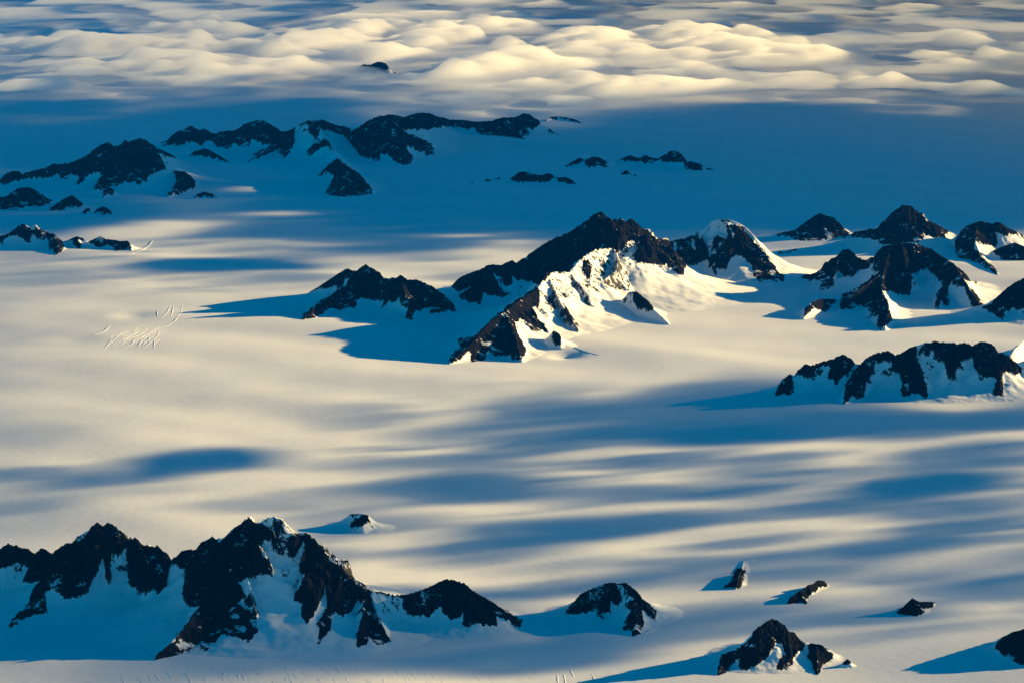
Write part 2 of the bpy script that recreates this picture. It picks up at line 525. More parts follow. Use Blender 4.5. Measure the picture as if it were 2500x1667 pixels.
mountain('mountain_ridge', 'broad front mass of the right massif with rock ribs reaching down to the snow', RD, 'c6',
  [[(220,600,606),(300,550,602),(320,545),(350,550),(400,530),(430,490),(470,450),(500,440),(540,395,590),(580,390,590),(610,415),(640,455),(700,460),(745,450),(760,410,630),(800,370),(900,358,640),(1000,352),(1060,375),(1110,385,630),(1180,440),(1250,485),(1300,560,715),(1400,720,768),(1440,765,769)],
   [(850,365,640),(800,540,690),(790,640,740),(840,750,830),(810,890,896)],
   [(800,540,690),(650,640,740),(530,760,777)],
   [(510,705,740),(400,705,760),(340,730,790),(290,820,826)],
   [(920,360,640),(950,520,680),(970,690,705)],
   [(1240,590,690),(1190,640,720),(1140,770,776)],
   [(540,395,590),(500,580,625),(400,655,660)]],
  [[(220,600),(300,550),(350,550),(400,530),(430,490),(470,450),(500,440),(540,395),(580,390),(610,415),(640,455),(745,455),(700,510),(640,530),(600,570),(560,575),(520,520),(480,580),(490,630),(390,660),(420,590),(350,590),(280,620)],
   [(745,450),(760,410),(800,370),(900,350),(1000,350),(1060,375),(1110,400),(1180,440),(1250,480),(1400,600),(1380,605),(1290,570),(1400,700),(1440,765),(1370,760),(1340,690),(1320,640),(1240,600),(1210,640),(1225,750),(1190,750),(1170,720),(1150,770),(1130,760),(1145,690),(1190,620),(1150,580),(1080,510),(1000,540),(975,560),(985,610),(970,690),(920,680),(860,655),(790,660),(800,710),(830,740),(855,850),(780,905),(760,870),(780,800),(660,860),(740,810),(690,760),(660,740),(600,770),(520,770),(540,690),(620,660),(680,620),(740,580),(790,540),(740,530),(740,480)],
   [(290,825),(310,770),(350,710),(430,695),(510,710),(480,740),(440,795),(390,780),(370,755),(320,800)]], wf=1.05)
mountain('rock_outcrop', 'dark rock shoulder at the right edge in front of the right massif', NK, 'c6',
  [[(1430,765,770),(1500,740,790),(1560,680),(1600,630,800),(1660,590),(1699,575,805),(1800,555,810)],
   [(1580,650,800),(1560,780,840),(1550,850,852)]],
  [[(1430,765),(1500,740),(1600,630),(1699,575),(1830,550),(1830,800),(1690,790),(1640,760),(1570,790),(1560,850),(1520,810),(1480,780)]])
mountain('rock_outcrop', 'tiny pair of dark rocks on the sunlit snow pass beside the snow capped peak', NK, 'c6',
  [[(115,420,422),(145,400,415),(165,412,416),(200,402,411),(235,383,407),(268,404,407)]],
  [[(120,420),(145,400),(165,410),(235,383),(270,405),(200,408),(165,425)]], wf=1.0)
mountain('mountain_ridge', 'long dark rock ridge at the right edge with rock legs and a lit snow gully', RD, 'c6',
  [[(110,1318,1320),(160,1220,1305),(205,1180,1300),(230,1190),(300,1120),(340,1130),(370,1120),(420,1100),(480,1090),(510,1070),(540,1060,1290),(580,1075),(620,1110),(660,1120),(700,1080),(770,1045),(830,1040),(880,1060),(920,1050),(970,1020),(1040,990),(1140,978,1285),(1200,985),(1280,995),(1320,985),(1370,1010),(1400,985),(1440,980),(1490,990),(1540,1050),(1600,1080,1280),(1660,1110),(1740,1080,1270),(1850,1060,1260)],
   [(700,1080,1290),(600,1230,1330),(545,1385,1388)],
   [(1010,1005,1285),(1050,1180,1320),(1085,1330,1342)],
   [(1160,985,1285),(1200,1130,1310),(1250,1225,1320)],
   [(1490,990,1283),(1545,1180,1310),(1545,1330,1340)],
   [(1600,1080,1280),(1640,1020,1120),(1690,970,1050),(1800,960,1040)]],
  [[(110,1320),(150,1230),(205,1180),(230,1250),(230,1300),(200,1320)],
   [(230,1190),(300,1120),(360,1120),(480,1090),(540,1060),(580,1075),(620,1110),(590,1160),(500,1240),(450,1200),(470,1140),(420,1130),(360,1170),(320,1210),(270,1190)],
   [(545,1385),(560,1270),(600,1190),(660,1120),(700,1080),(770,1045),(830,1040),(885,1060),(970,1020),(1010,1005),(1010,1100),(1050,1180),(1085,1300),(1080,1340),(1020,1310),(990,1310),(930,1330),(910,1300),(930,1240),(890,1160),(850,1160),(860,1110),(800,1100),(750,1110),(730,1180),(690,1250),(680,1320),(630,1350),(610,1320),(590,1330)],
   [(1060,995),(1140,978),(1200,985),(1280,995),(1320,985),(1370,1010),(1400,985),(1490,990),(1540,1050),(1600,1080),(1690,1170),(1640,1190),(1590,1160),(1560,1190),(1570,1330),(1500,1320),(1530,1210),(1420,1190),(1370,1130),(1370,1070),(1300,1100),(1260,1160),(1260,1225),(1210,1200),(1190,1130),(1160,1070),(1080,1020)]], wf=0.95)

# --- foreground
mountain('mountain_ridge', 'near black jagged ridge in the lower left corner above a shaded snow bowl', RD, 'b1',
  [[(-220,400,720),(-100,420),(0,410),(60,375,720),(140,395),(200,415),(245,445),(300,405),(340,425),(370,460),(430,400),(480,375),(570,370),(620,320),(660,250),(700,232,770),(740,250),(780,232,770),(830,260),(880,310),(920,360),(970,335),(1010,370),(1060,410),(1130,390),(1180,430),(1230,490,810)],
   [(430,400,740),(330,650,830),(220,830,900),(60,990,995)],
   [(580,370,750),(560,600,830),(500,770,850)],
   [(970,335,790),(1100,600,850),(1160,770,870)]],
  [[(-220,400),(-100,420),(0,410),(60,375),(140,395),(200,415),(245,445),(300,405),(340,425),(370,460),(430,400),(480,375),(570,370),(620,320),(660,250),(700,232),(740,250),(780,232),(830,260),(880,310),(920,360),(970,335),(1010,370),(1060,410),(1130,390),(1180,430),(1230,490),(1250,590),(1200,640),(1200,740),(1150,770),(1120,700),(1050,720),(990,690),(940,670),(920,580),(910,400),(850,430),(800,430),(790,620),(785,690),(760,600),(740,460),(700,540),(660,640),(630,720),(560,770),(460,760),(420,720),(330,700),(330,800),(340,870),(250,880),(150,930),(60,990),(90,930),(200,820),(230,720),(300,640),(170,650),(210,540),(120,500),(30,550),(-220,560)]], wf=1.05)
mountain('snow_capped_peak', 'big near peak with bright snow cap and blue snow couloir down its front', PK, 'b1',
  [[(1230,490,810),(1290,440),(1360,410),(1410,415),(1440,380),(1470,350),(1520,330),(1580,365),(1620,310),(1680,270),(1730,230),(1790,190,890),(1830,230),(1870,215,900),(1920,185),(1980,175,905),(2030,195),(2080,250),(2130,295),(2200,300,905),(2270,350),(2340,430),(2410,500),(2480,590),(2550,650),(2610,700,960),(2680,712)],
   [(1790,190,890),(1700,400,940),(1600,560,980),(1480,800,1050),(1300,1000,1130),(1095,1218,1222)],
   [(1790,190,890),(1760,560,980),(1840,860,1060),(1830,1000,1075)],
   ['b2',(730,300,905),(740,600,960),(690,780,1010),(735,940,1060)],
   ['b2',(980,600,945),(880,880,1035),(815,1100,1108)],
   ['b2',(1140,700,960),(1130,900,1040),(1100,1105,1118)],
   ['b2',(1200,740,965),(1270,940,1040),(1330,1080,1092)]],
  [[(1230,490),(1290,440),(1360,410),(1440,380),(1520,330),(1580,365),(1680,270),(1790,190),(1840,240),(1880,235),(1960,290),(1985,390),(1940,350),(1890,350),(1855,390),(1900,500),(1960,600),(1870,590),(1790,600),(1710,650),(1770,760),(1700,800),(1780,850),(1840,860),(1850,1000),(1790,1080),(1720,1050),(1600,1020),(1550,1070),(1480,1140),(1420,1120),(1320,1150),(1250,1190),(1170,1200),(1090,1225),(1120,1170),(1240,1090),(1330,960),(1440,820),(1360,830),(1310,740),(1330,560),(1280,550)],
   ['b2',(590,330),(660,320),(730,300),(790,350),(870,440),(900,500),(980,540),(1060,620),(980,620),(900,600),(960,630),(1060,640),(1140,700),(1210,720),(1200,800),(1250,930),(1340,1080),(1270,1100),(1220,1090),(1180,1040),(1150,1100),(1090,1110),(1090,1020),(1120,940),(1140,800),(1100,780),(1050,860),(990,900),(930,860),(900,1000),(840,1060),(810,1110),(820,980),(800,950),(880,830),(870,660),(830,780),(780,900),(730,945),(690,900),(700,800),(640,770),(690,660),(720,600),(680,580),(710,450),(720,340),(680,400),(640,470),(600,420)]], wf=1.0, up=3.0)
mountain('mountain_ridge', 'low dark rock ridge right of the near snow capped peak, tapering right to a point', RD, 'b2',
  [[(1200,712,962),(1240,712),(1300,725),(1370,740),(1450,735,945),(1510,720),(1570,700),(1640,670),(1690,640),(1740,625,930),(1800,635),(1850,650),(1900,690),(1960,730),(2030,765),(2100,810),(2200,880),(2285,950,956)],
   [(1740,640,930),(1780,800,955),(1770,920,962)], [(1960,730,935),(1900,870,960),(1880,970,975)], [(1450,735,945),(1470,880,960)]],
  [[(1420,745),(1500,720),(1640,670),(1740,625),(1850,650),(1960,730),(2100,820),(2285,950),(2240,975),(2190,930),(2090,890),(2100,960),(2010,960),(1950,950),(1880,970),(1850,960),(1860,850),(1830,900),(1770,920),(1710,870),(1690,820),(1620,890),(1540,890),(1460,880),(1420,830)],
   [(1190,705),(1240,703),(1430,735),(1420,760),(1330,745),(1240,725)]], wf=1.0)
mountain('rock_outcrop', 'small rock cliff behind the near snow capped peak with a square blue shadow', NK, 'b2',
  [[(1040,155,235),(1110,150,245),(1165,160,252),(1180,195,268),(1130,240,285),(1040,262,282)],[1.3,(1040,155,235),(1165,160,252)]],
  [[(1140,170),(1180,165),(1175,210),(1135,242),(1045,262),(1045,235),(1100,205)], [(1030,155),(1080,155),(1060,175)]], wf=0.75, rough=.6)
mountain('rock_outcrop', 'dark fan shaped near rock outcrop with two legs beside a curved drift', NK, 'b3',
  [[(610,668,674),(680,570,660),(750,490),(830,450),(900,420),(960,410),(1020,405,650),(1100,410,650),(1160,460),(1220,530),(1290,610),(1350,700,738)],
   [(1100,410,650),(1170,550,720),(1195,700,790),(1160,865,868)],
   [(960,410,650),(930,560,690),(940,705,712)]],
  [[(600,675),(680,570),(750,490),(900,420),(1020,405),(1040,470),(1070,560),(1030,600),(980,560),(970,640),(980,690),(930,710),(860,680),(860,620),(780,660)],
   [(1060,410),(1100,410),(1160,460),(1250,570),(1355,660),(1345,720),(1280,670),(1220,610),(1250,740),(1250,790),(1220,860),(1160,885),(1140,800),(1090,810),(1075,780),(1150,650),(1110,610),(1190,540),(1130,520)]])
mountain('rock_outcrop', 'small dark rock under a wedge shaped snow crest, leftmost of three small outcrops', NK, 'b4',
  [[(400,190,201),(340,196,208),(320,268,290)],[.9,(320,262,305),(300,325,375),(285,395,404)],[.9,(300,325,375),(240,350,380),(195,388,394)]],
  [[(330,255),(285,285),(245,325),(190,390),(250,398),(295,400),(312,345)]], wf=3.6, rough=.5, cell=.6, side=5.0)
mountain('rock_outcrop', 'small slanting rock outcrop with ragged top, middle of three small outcrops', NK, 'b4',
  [[(925,345,380),(905,338,390),(870,335,400),(840,362,415),(800,370,435),(770,405,450),(740,410,470),(690,450,500),(650,515,521)],[(870,335,400),(880,390,412)],[(800,370,435),(825,430,452)],[(740,410,470),(790,505,518)]],
  [[(930,340),(870,335),(800,370),(740,410),(690,450),(650,515),(780,520),(800,480),(780,450),(830,430),(850,390),(900,390),(925,385)]], wf=0.8, side=5.0)
mountain('rock_outcrop', 'small dark rock mound with a thin tail, rightmost of three small outcrops', NK, 'b4',
  [[(1440,583,592),(1490,520,575),(1550,465,570),(1600,490,560),(1650,490,540),(1700,490,520),(1722,505,512)],[(1600,490,560),(1660,535,552)],[(1550,465,570),(1580,560,598)],[(1490,520,575),(1500,590,600)]],
  [[(1440,595),(1490,520),(1550,465),(1610,495),(1680,485),(1720,505),(1660,505),(1670,535),(1640,550),(1610,510),(1600,570),(1560,600),(1500,600)]], wf=0.8, side=6.0)
mountain('rocky_peak', 'dark triangular rock peak rising near the bottom edge on the right', PK, 'b4',
  [[(160,1010,1016),(200,900,960),(320,840),(400,750),(430,690),(500,640),(550,615,885),(600,640),(650,690),(700,740),(780,790,895),(830,790),(900,800,900),(950,850),(985,892,915)],
   [(500,640,885),(450,850,940),(420,960,965)], [(650,690,890),(680,870,940),(620,980,985)], [(860,795,898),(870,930,960),(870,1010,1014)]],
  [[(150,1020),(180,890),(240,880),(340,820),(400,750),(430,690),(500,640),(550,615),(600,640),(690,710),(780,790),(770,840),(700,880),(690,950),(640,980),(570,980),(610,910),(640,860),(610,800),(570,790),(530,860),(500,900),(440,950),(400,960),(330,990),(300,960),(320,900),(250,950),(220,1010)],
   [(820,785),(900,800),(950,850),(985,895),(940,930),(900,970),(890,1010),(850,1010),(830,940),(800,900)],
   [(300,740),(310,700),(380,670),(430,685),(400,710),(350,720)]], wf=1.0)
mountain('rock_outcrop', 'tiny dark rock tip just right of the triangular near peak', NK, 'b4',
  [[(1045,930,955),(1085,900,950),(1120,930,950)]], [[(1050,935),(1085,900),(1120,930),(1070,955)]], wf=0.8)
mountain('rocky_peak', 'dark slope cut off by the right edge in the lower right corner', PK, 'b4',
  [[(2170,755,785),(2270,706,865),(2352,690,875),(2500,670,870),(2700,640,870),(2900,640,870)]], [[(2140,830),(2200,765),(2290,708),(2352,690),(2500,670),(2700,620),(2900,630),(2900,980),(2352,960),(2230,900)]], wf=1.0)  # rock outline widened over the shaded slope, dark rock standing for its shade

# --- far left
mountain('mountain_ridge', 'large dark far mountain in the upper left with a long sloping left ridge', RD, 'f1',
  [[(-120,650,665),(0,640,662),(60,560),(130,540),(180,545),(215,580),(240,555),(300,540),(380,520),(440,510),(510,470,650),(560,480),(700,450),(800,410),(860,390),(900,340),(970,295),(1040,270),(1070,300),(1130,310),(1180,270),(1200,250),(1230,270),(1290,250),(1340,230,655),(1380,245,650),(1440,300),(1500,330,560),(1580,355,500),(1640,380),(1690,410,415)],
   [(1380,245,650),(1480,350,652),(1560,460,650),(1600,525,640)],
   [(1100,310,650),(1000,590,690),(920,720,735)],
   [(1290,250,655),(1260,500,680),(1240,650,695)]],
  [[(-120,650),(0,640),(60,560),(130,540),(180,545),(215,580),(240,555),(300,540),(380,520),(440,510),(510,470),(560,480),(700,450),(800,410),(860,390),(900,340),(970,295),(1040,270),(1070,300),(1130,310),(1180,270),(1200,250),(1230,270),(1290,250),(1340,230),(1380,245),(1440,300),(1500,330),(1580,355),(1640,380),(1690,412),(1600,405),(1550,370),(1480,350),(1540,440),(1590,520),(1520,545),(1500,550),(1440,590),(1390,640),(1330,670),(1260,650),(1210,635),(1170,660),(1100,680),(1050,690),(1040,740),(980,790),(1000,730),(900,725),(940,650),(1000,590),(930,545),(850,580),(800,640),(730,680),(770,600),(680,570),(640,625),(580,610),(560,570),(450,610),(390,600),(300,610),(200,625),(150,640),(80,670),(-120,680)]])
mountain('rock_outcrop', 'two legged rock spur at the right foot of the far upper left mountain', NK, 'f1',
  [[(1390,695,700),(1540,560,665),(1600,530,660),(1700,540,672),(1770,545,682),(1830,600,690),(1870,650,696)],[(1770,555,682),(1720,680,725),(1610,772,776)]],
  [[(1380,700),(1450,620),(1540,545),(1600,530),(1760,545),(1820,590),(1870,650),(1860,700),(1750,745),(1640,780),(1600,770),(1660,690),(1640,630),(1700,600),(1640,570),(1560,570),(1540,640),(1460,690)]])
mountain('rock_outcrop', 'speck of dark rock beside the two legged spur on far snow', NK, 'f1',
  [[(1912,645,660),(1940,630,662),(1982,666,669)]], [[(1910,650),(1940,628),(1982,668),(1950,672)]])
mountain('rock_outcrop', 'thin crescent of dark rock on blue far snow below the two legged spur', NK, 'f1',
  [[(1858,796,800),(1900,752,785),(1950,737,785),(2030,755,788),(2070,780,794),(2098,802,805)]], [[(1855,800),(1900,750),(1950,735),(2040,755),(2100,803),(2030,780),(1960,775),(1900,795)]])
mountain('rock_outcrop', 'small dark cone with a lit snow edge under the far upper left mountain', NK, 'f1',
  [[(975,795,798),(1010,740,785),(1050,692,775),(1110,745,752)]], [[(975,795),(1010,740),(1050,695),(1110,745),(1040,760)]])
mountain('rocky_peak', 'black rock dome cut off by the left edge below the far left mountain', PK, 'f1',
  [[(-160,760,880),(-60,780,880),(60,790),(110,740),(180,705),(270,695,872),(330,715),(380,760),(430,800,855),(500,815),(555,830,836)]],
  [[(-160,760),(-60,780),(60,790),(110,740),(180,705),(270,695),(330,715),(380,760),(430,800),(555,832),(500,825),(450,830),(480,865),(400,880),(300,890),(200,890),(140,930),(80,950),(-160,950)]])
mountain('rock_outcrop', 'dark cone shaped rock hill right of the black dome near the left edge', NK, 'f1',
  [[(470,914,918),(540,850,905),(600,810,898),(690,770,893),(740,810,885),(803,866,872)]], [[(470,918),(540,850),(600,810),(690,770),(740,810),(805,868),(760,885),(640,890),(580,930)]])
mountain('rock_outcrop', 'little low dark rock between the cone shaped hill and a taller hump', NK, 'f1',
  [[(780,944,947),(820,900,937),(850,890,935),(875,925,937)]], [[(780,945),(820,900),(855,890),(870,910),(830,942)]])
mountain('rock_outcrop', 'little rounded dark hump, right end of the row of small hills near the left edge', NK, 'f1',
  [[(895,945,949),(930,900,940),(980,875,940),(1020,890,942),(1050,920,946),(1077,950,953)]], [[(895,950),(930,905),(980,875),(1030,890),(1075,950),(960,955),(950,935)]])
mountain('mountain_ridge', 'low rock ridge at the left edge with a bright snow tip on its summit', RD, 'f1',
  [[(-160,1130,1240),(-60,1150,1240),(0,1160),(50,1150),(90,1130),(150,1090),(210,1045,1255),(250,1060),(290,1080),(340,1045),(380,1090),(420,1130),(470,1140),(510,1135,1262),(550,1190),(600,1210),(650,1200),(700,1175),(740,1165,1262),(790,1180),(840,1215),(900,1190),(960,1165,1268),(1010,1190),(1080,1195),(1150,1210),(1220,1205,1278),(1240,1240),(1262,1300,1303)],
   [(510,1140,1262),(560,1250,1300),(530,1350,1353)], [(740,1165,1262),(780,1285,1292)], [(1120,1205,1270),(1110,1300,1308)]],
  [[(-160,1130),(-60,1150),(50,1150),(90,1130),(210,1045),(300,1090),(310,1130),(350,1090),(420,1130),(510,1135),(560,1200),(610,1215),(610,1290),(530,1360),(520,1310),(470,1280),(470,1210),(380,1190),(300,1140),(290,1240),(260,1230),(210,1180),(130,1160),(60,1190),(20,1240),(-160,1240)],
   [(650,1200),(740,1165),(790,1180),(840,1215),(960,1165),(1010,1190),(1080,1200),(1220,1205),(1240,1240),(1262,1300),(1180,1290),(1150,1340),(1100,1310),(1070,1250),(1000,1260),(960,1275),(900,1260),(860,1220),(790,1200),(730,1190),(780,1285),(740,1280),(700,1240),(690,1200)]],
  [[(225,1048),(300,1075),(345,1040),(380,1090),(300,1090)]])

# --- far centre
mountain('mountain_ridge', 'longest far ridge, upper middle, with many dark summits and a pale couloir', RD, 'f2',
  [[(120,345,350),(180,300,340),(240,240),(290,225),(340,198,338),(370,215),(400,230),(440,220),(480,245),(520,255),(550,240),(610,235),(660,230),(720,190),(800,165),(850,157,345),(890,180),(940,205),(990,240),(1040,235,370),(1090,210),(1130,185),(1180,165),(1240,165),(1295,147,390),(1330,175),(1380,195),(1450,205),(1520,220,380),(1560,205),(1620,160),(1680,135),(1770,122,395),(1830,130),(1870,140,340),(1920,122,300),(2000,107,270),(2060,110),(2120,135),(2160,140,240),(2200,155),(2280,155),(2363,166),(2407,170,250),(2494,162),(2572,140),(2642,136),(2677,136),(2730,109,245),(2774,118),(2800,144),(2852,184,190)],
   [(1040,235,370),(960,330,390),(860,390,420),(740,460,463)],
   [(1250,165,390),(1310,300,440),(1370,380,480),(1450,470,530)],
   [(1770,122,395),(1800,300,450),(1880,480,487)],
   [(1800,140,395),(1900,270,400),(2000,310,395),(2095,402,405)],
   [(1620,160,390),(1640,330,430),(1690,465,470)],
   [(2600,140,248),(2640,230,270),(2750,300,304)]],
  [[(120,345),(180,300),(240,240),(290,225),(340,198),(370,215),(400,230),(440,220),(480,245),(520,255),(550,240),(610,235),(660,230),(720,190),(800,165),(850,157),(890,180),(940,205),(990,240),(1040,235),(1090,210),(1080,330),(1050,400),(1000,425),(960,370),(850,420),(740,460),(800,410),(900,370),(920,320),(860,335),(800,300),(770,300),(760,345),(690,350),(650,320),(630,355),(520,355),(490,310),(450,300),(430,335),(330,320),(310,300),(290,340)],
   [(1110,200),(1180,165),(1240,165),(1330,180),(1450,210),(1480,240),(1490,260),(1530,220),(1600,170),(1680,135),(1770,122),(1870,140),(1920,122),(2000,107),(2060,110),(2160,140),(2280,155),(2363,166),(2494,162),(2572,140),(2677,136),(2730,109),(2774,118),(2800,144),(2852,184),(2800,225),(2740,210),(2770,280),(2740,305),(2600,280),(2540,280),(2440,280),(2380,225),(2290,215),(2160,200),(2050,225),(1980,225),(1850,220),(1870,260),(1920,285),(2010,310),(2060,340),(2090,400),(2040,410),(1960,370),(1900,340),(1880,380),(1940,440),(1920,470),(1870,485),(1790,450),(1750,400),(1700,400),(1695,465),(1620,430),(1560,420),(1450,280),(1340,230),(1270,220),(1250,300),(1200,260),(1180,190)],
   [(1175,400),(1220,340),(1300,310),(1370,380),(1300,340),(1230,390),(1180,415)]])
mountain('rocky_peak', 'isolated dark pyramid at the front foot of the longest far ridge', PK, 'f2',
  [[(1250,560,565),(1330,510,600),(1390,432,590),(1440,480,610),(1500,510,640),(1560,560,660),(1645,675,684)],[(1480,505,640),(1450,610,690),(1420,712,716)]],
  [[(1245,562),(1310,515),(1370,430),(1400,430),(1480,505),(1540,540),(1600,620),(1645,680),(1560,700),(1470,715),(1340,715),(1310,680),(1380,560),(1330,530)]])
mountain('rock_outcrop', 'dark wedge of rock on the snow between the two far ridges', NK, 'f2',
  [[(325,414,418),(370,375,412),(400,372),(430,358,412),(470,370),(530,400),(590,440,452),(640,471,474)]], [[(325,415),(370,375),(400,372),(430,356),(470,370),(530,400),(590,440),(640,474),(560,442),(460,422),(390,415)]], wf=0.8)
mountain('mountain_ridge', 'thin dark arc of rock poking out of cloud beyond the long far ridge', RD, 'f3',
  [[(760,194,198),(820,153,180),(870,148,178),(950,155,180),(1030,175,192),(1092,210,213)]], [[(760,195),(820,150),(880,146),(1040,173),(1092,211),(1060,208),(1000,182),(900,168),(830,168)]], wf=0.8)
mountain('rock_outcrop', 'small dark slanting rock in cloud below the thin rock arc', NK, 'f3',
  [[(785,265,285),(810,248,285),(850,282,292),(905,297,300)]], [[(785,265),(810,248),(850,280),(905,298),(840,298)]], wf=0.8)
mountain('rock_outcrop', 'two joined dark rock humps at the left end of the far chain on blue snow', NK, 'f3',
  [[(935,562,565),(980,530,558),(1060,488,552),(1100,505),(1130,490),(1170,480,556),(1220,485),(1270,510),(1300,535,560)]],
  [[(935,563),(980,530),(1060,488),(1095,505),(1050,540)],[(1100,555),(1105,510),(1170,480),(1230,490),(1260,530),(1290,562),(1130,560)]])
mountain('mountain_ridge', 'far chain of dark rocky humps on blue snow, highest hump towards its right', RD, 'f3',
  [[(1300,525,550),(1340,505,530),(1400,495,525),(1470,465,530),(1520,485),(1550,490),(1600,465,535),(1650,485),(1700,495),(1740,470),(1770,470),(1800,430,545),(1860,432,548),(1890,460),(1920,500),(1970,515,585),(2030,540,590),(2065,590,594)]],
  [[(1300,520),(1340,505),(1400,495),(1470,465),(1540,490),(1600,465),(1690,495),(1740,470),(1770,475),(1800,430),(1860,432),(1920,500),(1935,545),(1870,530),(1750,530),(1720,505),(1630,538),(1540,525),(1500,510),(1420,512),(1380,500)],[(1910,580),(1950,530),(2000,515),(2040,545),(2075,598),(1960,595)]])
mountain('rock_outcrop', 'flat speck of dark rock at the right tip of the far chain', NK, 'f3',
  [[(2078,588,592),(2110,570,590),(2183,590,593)]], [[(2080,590),(2110,570),(2185,590),(2130,595)]])
mountain('mountain_ridge', 'low flat topped dark rock strip in front of the chain of humps', RD, 'f3',
  [[(470,667,670),(530,640,678),(560,605,680),(620,602,682),(680,620),(750,630),(800,615,683),(830,620),(860,650,682),(940,645,690),(980,660),(1047,705,708)]], [[(465,668),(530,640),(560,605),(620,602),(680,620),(750,630),(800,615),(830,620),(860,650),(940,645),(980,660),(1047,706),(1000,708),(900,685),(870,660),(780,690),(680,692),(560,688)]])
mountain('rock_outcrop', 'thin dark rock touching the left end of the flat topped strip', NK, 'f3',
  [[(345,668,671),(400,648,664),(432,662,665)]], [[(345,668),(400,648),(432,663),(390,668)]], wf=0.9)
mountain('rock_outcrop', 'thin dark rock, second left of the flat topped strip', NK, 'f3',
  [[(272,681,683),(300,660,678),(335,672,678)]], [[(270,682),(300,660),(335,670),(330,680)]], wf=0.9)
mountain('rock_outcrop', 'faintest small rock sliver at the left end of the strip of rocks', NK, 'f3',
  [[(125,712,714),(160,702,709),(200,684,696),(230,690,693)]], [[(120,714),(160,702),(200,684),(230,692),(170,708)]], wf=0.9)
mountain('rock_outcrop', 'tiny dark pointed rock alone on blue snow below the chain of humps', NK, 'f3',
  [[(1393,627,630),(1420,600,624),(1443,586,624),(1465,610,626),(1487,630,632)]], [[(1393,628),(1420,600),(1443,586),(1465,608),(1487,630)]], wf=0.9)
mountain('rock_outcrop', 'tiny dark rock tooth right beside the lone pointed rock', NK, 'f3',
  [[(1503,622,636),(1518,622,638),(1540,643,646)]], [[(1500,625),(1515,618),(1542,645),(1515,640)]], wf=0.9)
mountain('rocky_peak', 'larger dark rock showing through a gap in the far cloud bank', PK, 'c1',
  [[(1600,335,338),(1650,305,345),(1670,296,348),(1700,300,350),(1735,284,350),(1770,290,350),(1795,325,350),(1860,345,350)]], [[(1640,325),(1670,292),(1700,297),(1735,280),(1770,286),(1785,315),(1765,335),(1740,325),(1715,338),(1690,322),(1660,335)]], wf=0.8)
mountain('rocky_peak', 'smaller dark rock showing through a gap in the far cloud bank', PK, 'c1',
  [[(1180,308,312),(1215,288,310),(1245,290,306)]], [[(1180,308),(1215,286),(1245,290),(1235,305)]], wf=0.8)

print('mountains', MTN)
# ------------------------------------------------------------------ crevasses and wind scoops: raised lips of snow
CROPS['c3'] = (0, 500, 900 / 2352)
def lips(name, lines):
    VV, FF = [], []; base = 0
    for crop, w, hgt, pts in lines:
        x0, y0, s = CROPS[crop]
        P = np.array(pts, float)
        tt = np.linspace(0, len(P) - 1, (len(P) - 1) * 6 + 1)
        qx = np.interp(tt, np.arange(len(P)), P[:, 0]); qy = np.interp(tt, np.arange(len(P)), P[:, 1])
        k = np.array([1, 2, 3, 2, 1]) / 9.0
        if len(tt) > 8:
            qx[2:-2] = np.convolve(qx, k, 'valid'); qy[2:-2] = np.convolve(qy, k, 'valid')
        X, Y = at_plane(x0 + qx * s, y0 + qy * s)
        dX, dY = np.gradient(X), np.gradient(Y)
        L = np.hypot(dX, dY) + 1e-6
        nx, ny = -dY / L, dX / L
        taper = np.sin(np.linspace(0.12, math.pi - 0.12, len(X))) ** 0.6
        taper = taper * (0.8 + 0.5 * noise(X / 90, Y / 90, 12))
        prof = [(-1.6, -3.0), (-0.6, hgt * 0.55), (-0.1, hgt), (0.35, hgt * 0.75), (0.9, hgt * 0.15), (1.6, -3.0)]
        m = len(prof)
        for o, hh in prof:
            xx = X + nx * o * w * taper; yy = Y + ny * o * w * taper
            VV.append(np.stack([xx, yy, ground(xx, yy) + (hh * taper if hh > 0 else hh)], -1))
        n = len(X)
        idx = base + np.arange(m * n).reshape(m, n)
        FF.append(np.stack([idx[:-1, :-1], idx[:-1, 1:], idx[1:, 1:], idx[1:, :-1]], -1).reshape(-1, 4))
        base += m * n
    o = mesh_object(name, np.concatenate(VV), np.concatenate(FF), SNOW)
    tag(o, kind='structure')

G3 = [[(1165,640),(1155,690),(1120,735),(1060,765),(1000,775),(960,800),(920,850),(880,890)],[(1085,650),(1070,690),(1030,725)],[(1105,655),(1100,690),(1090,720)],[(1000,680),(1005,715)],
 [(1010,780),(1010,820),(985,855),(940,890),(910,915)],[(985,860),(980,920)],[(960,795),(900,840),(850,860),(835,900)],[(940,775),(880,830),(800,850),(765,900)],[(900,780),(830,830),(780,850)],
 [(830,785),(770,820),(710,835)],[(780,800),(740,840),(700,880)],[(880,775),(850,800)],[(720,840),(690,880),(660,920)],[(955,830),(945,870)],[(905,850),(880,900)],[(860,870),(800,905)]]
lips('crevasse_field', [('c3', 16, 5.0, p) for p in G3] + [('c3', 60, 9, [(700,760),(665,798),(610,815),(575,820)])])
rs = np.random.RandomState(3)
fine = []
for i in range(46):
    a, b = rs.uniform(690, 1010), rs.uniform(775, 905)
    if b < 1040 - 0.28 * a - 20: continue
    l = rs.uniform(14, 46); c = rs.uniform(-5, 5)
    fine.append([(a + l, b - l * .75), (a + l * .5 + c, b - l * .35), (a, b)])
lips('crevasse_field', [('c3', 8, 2.6, p) for p in fine])
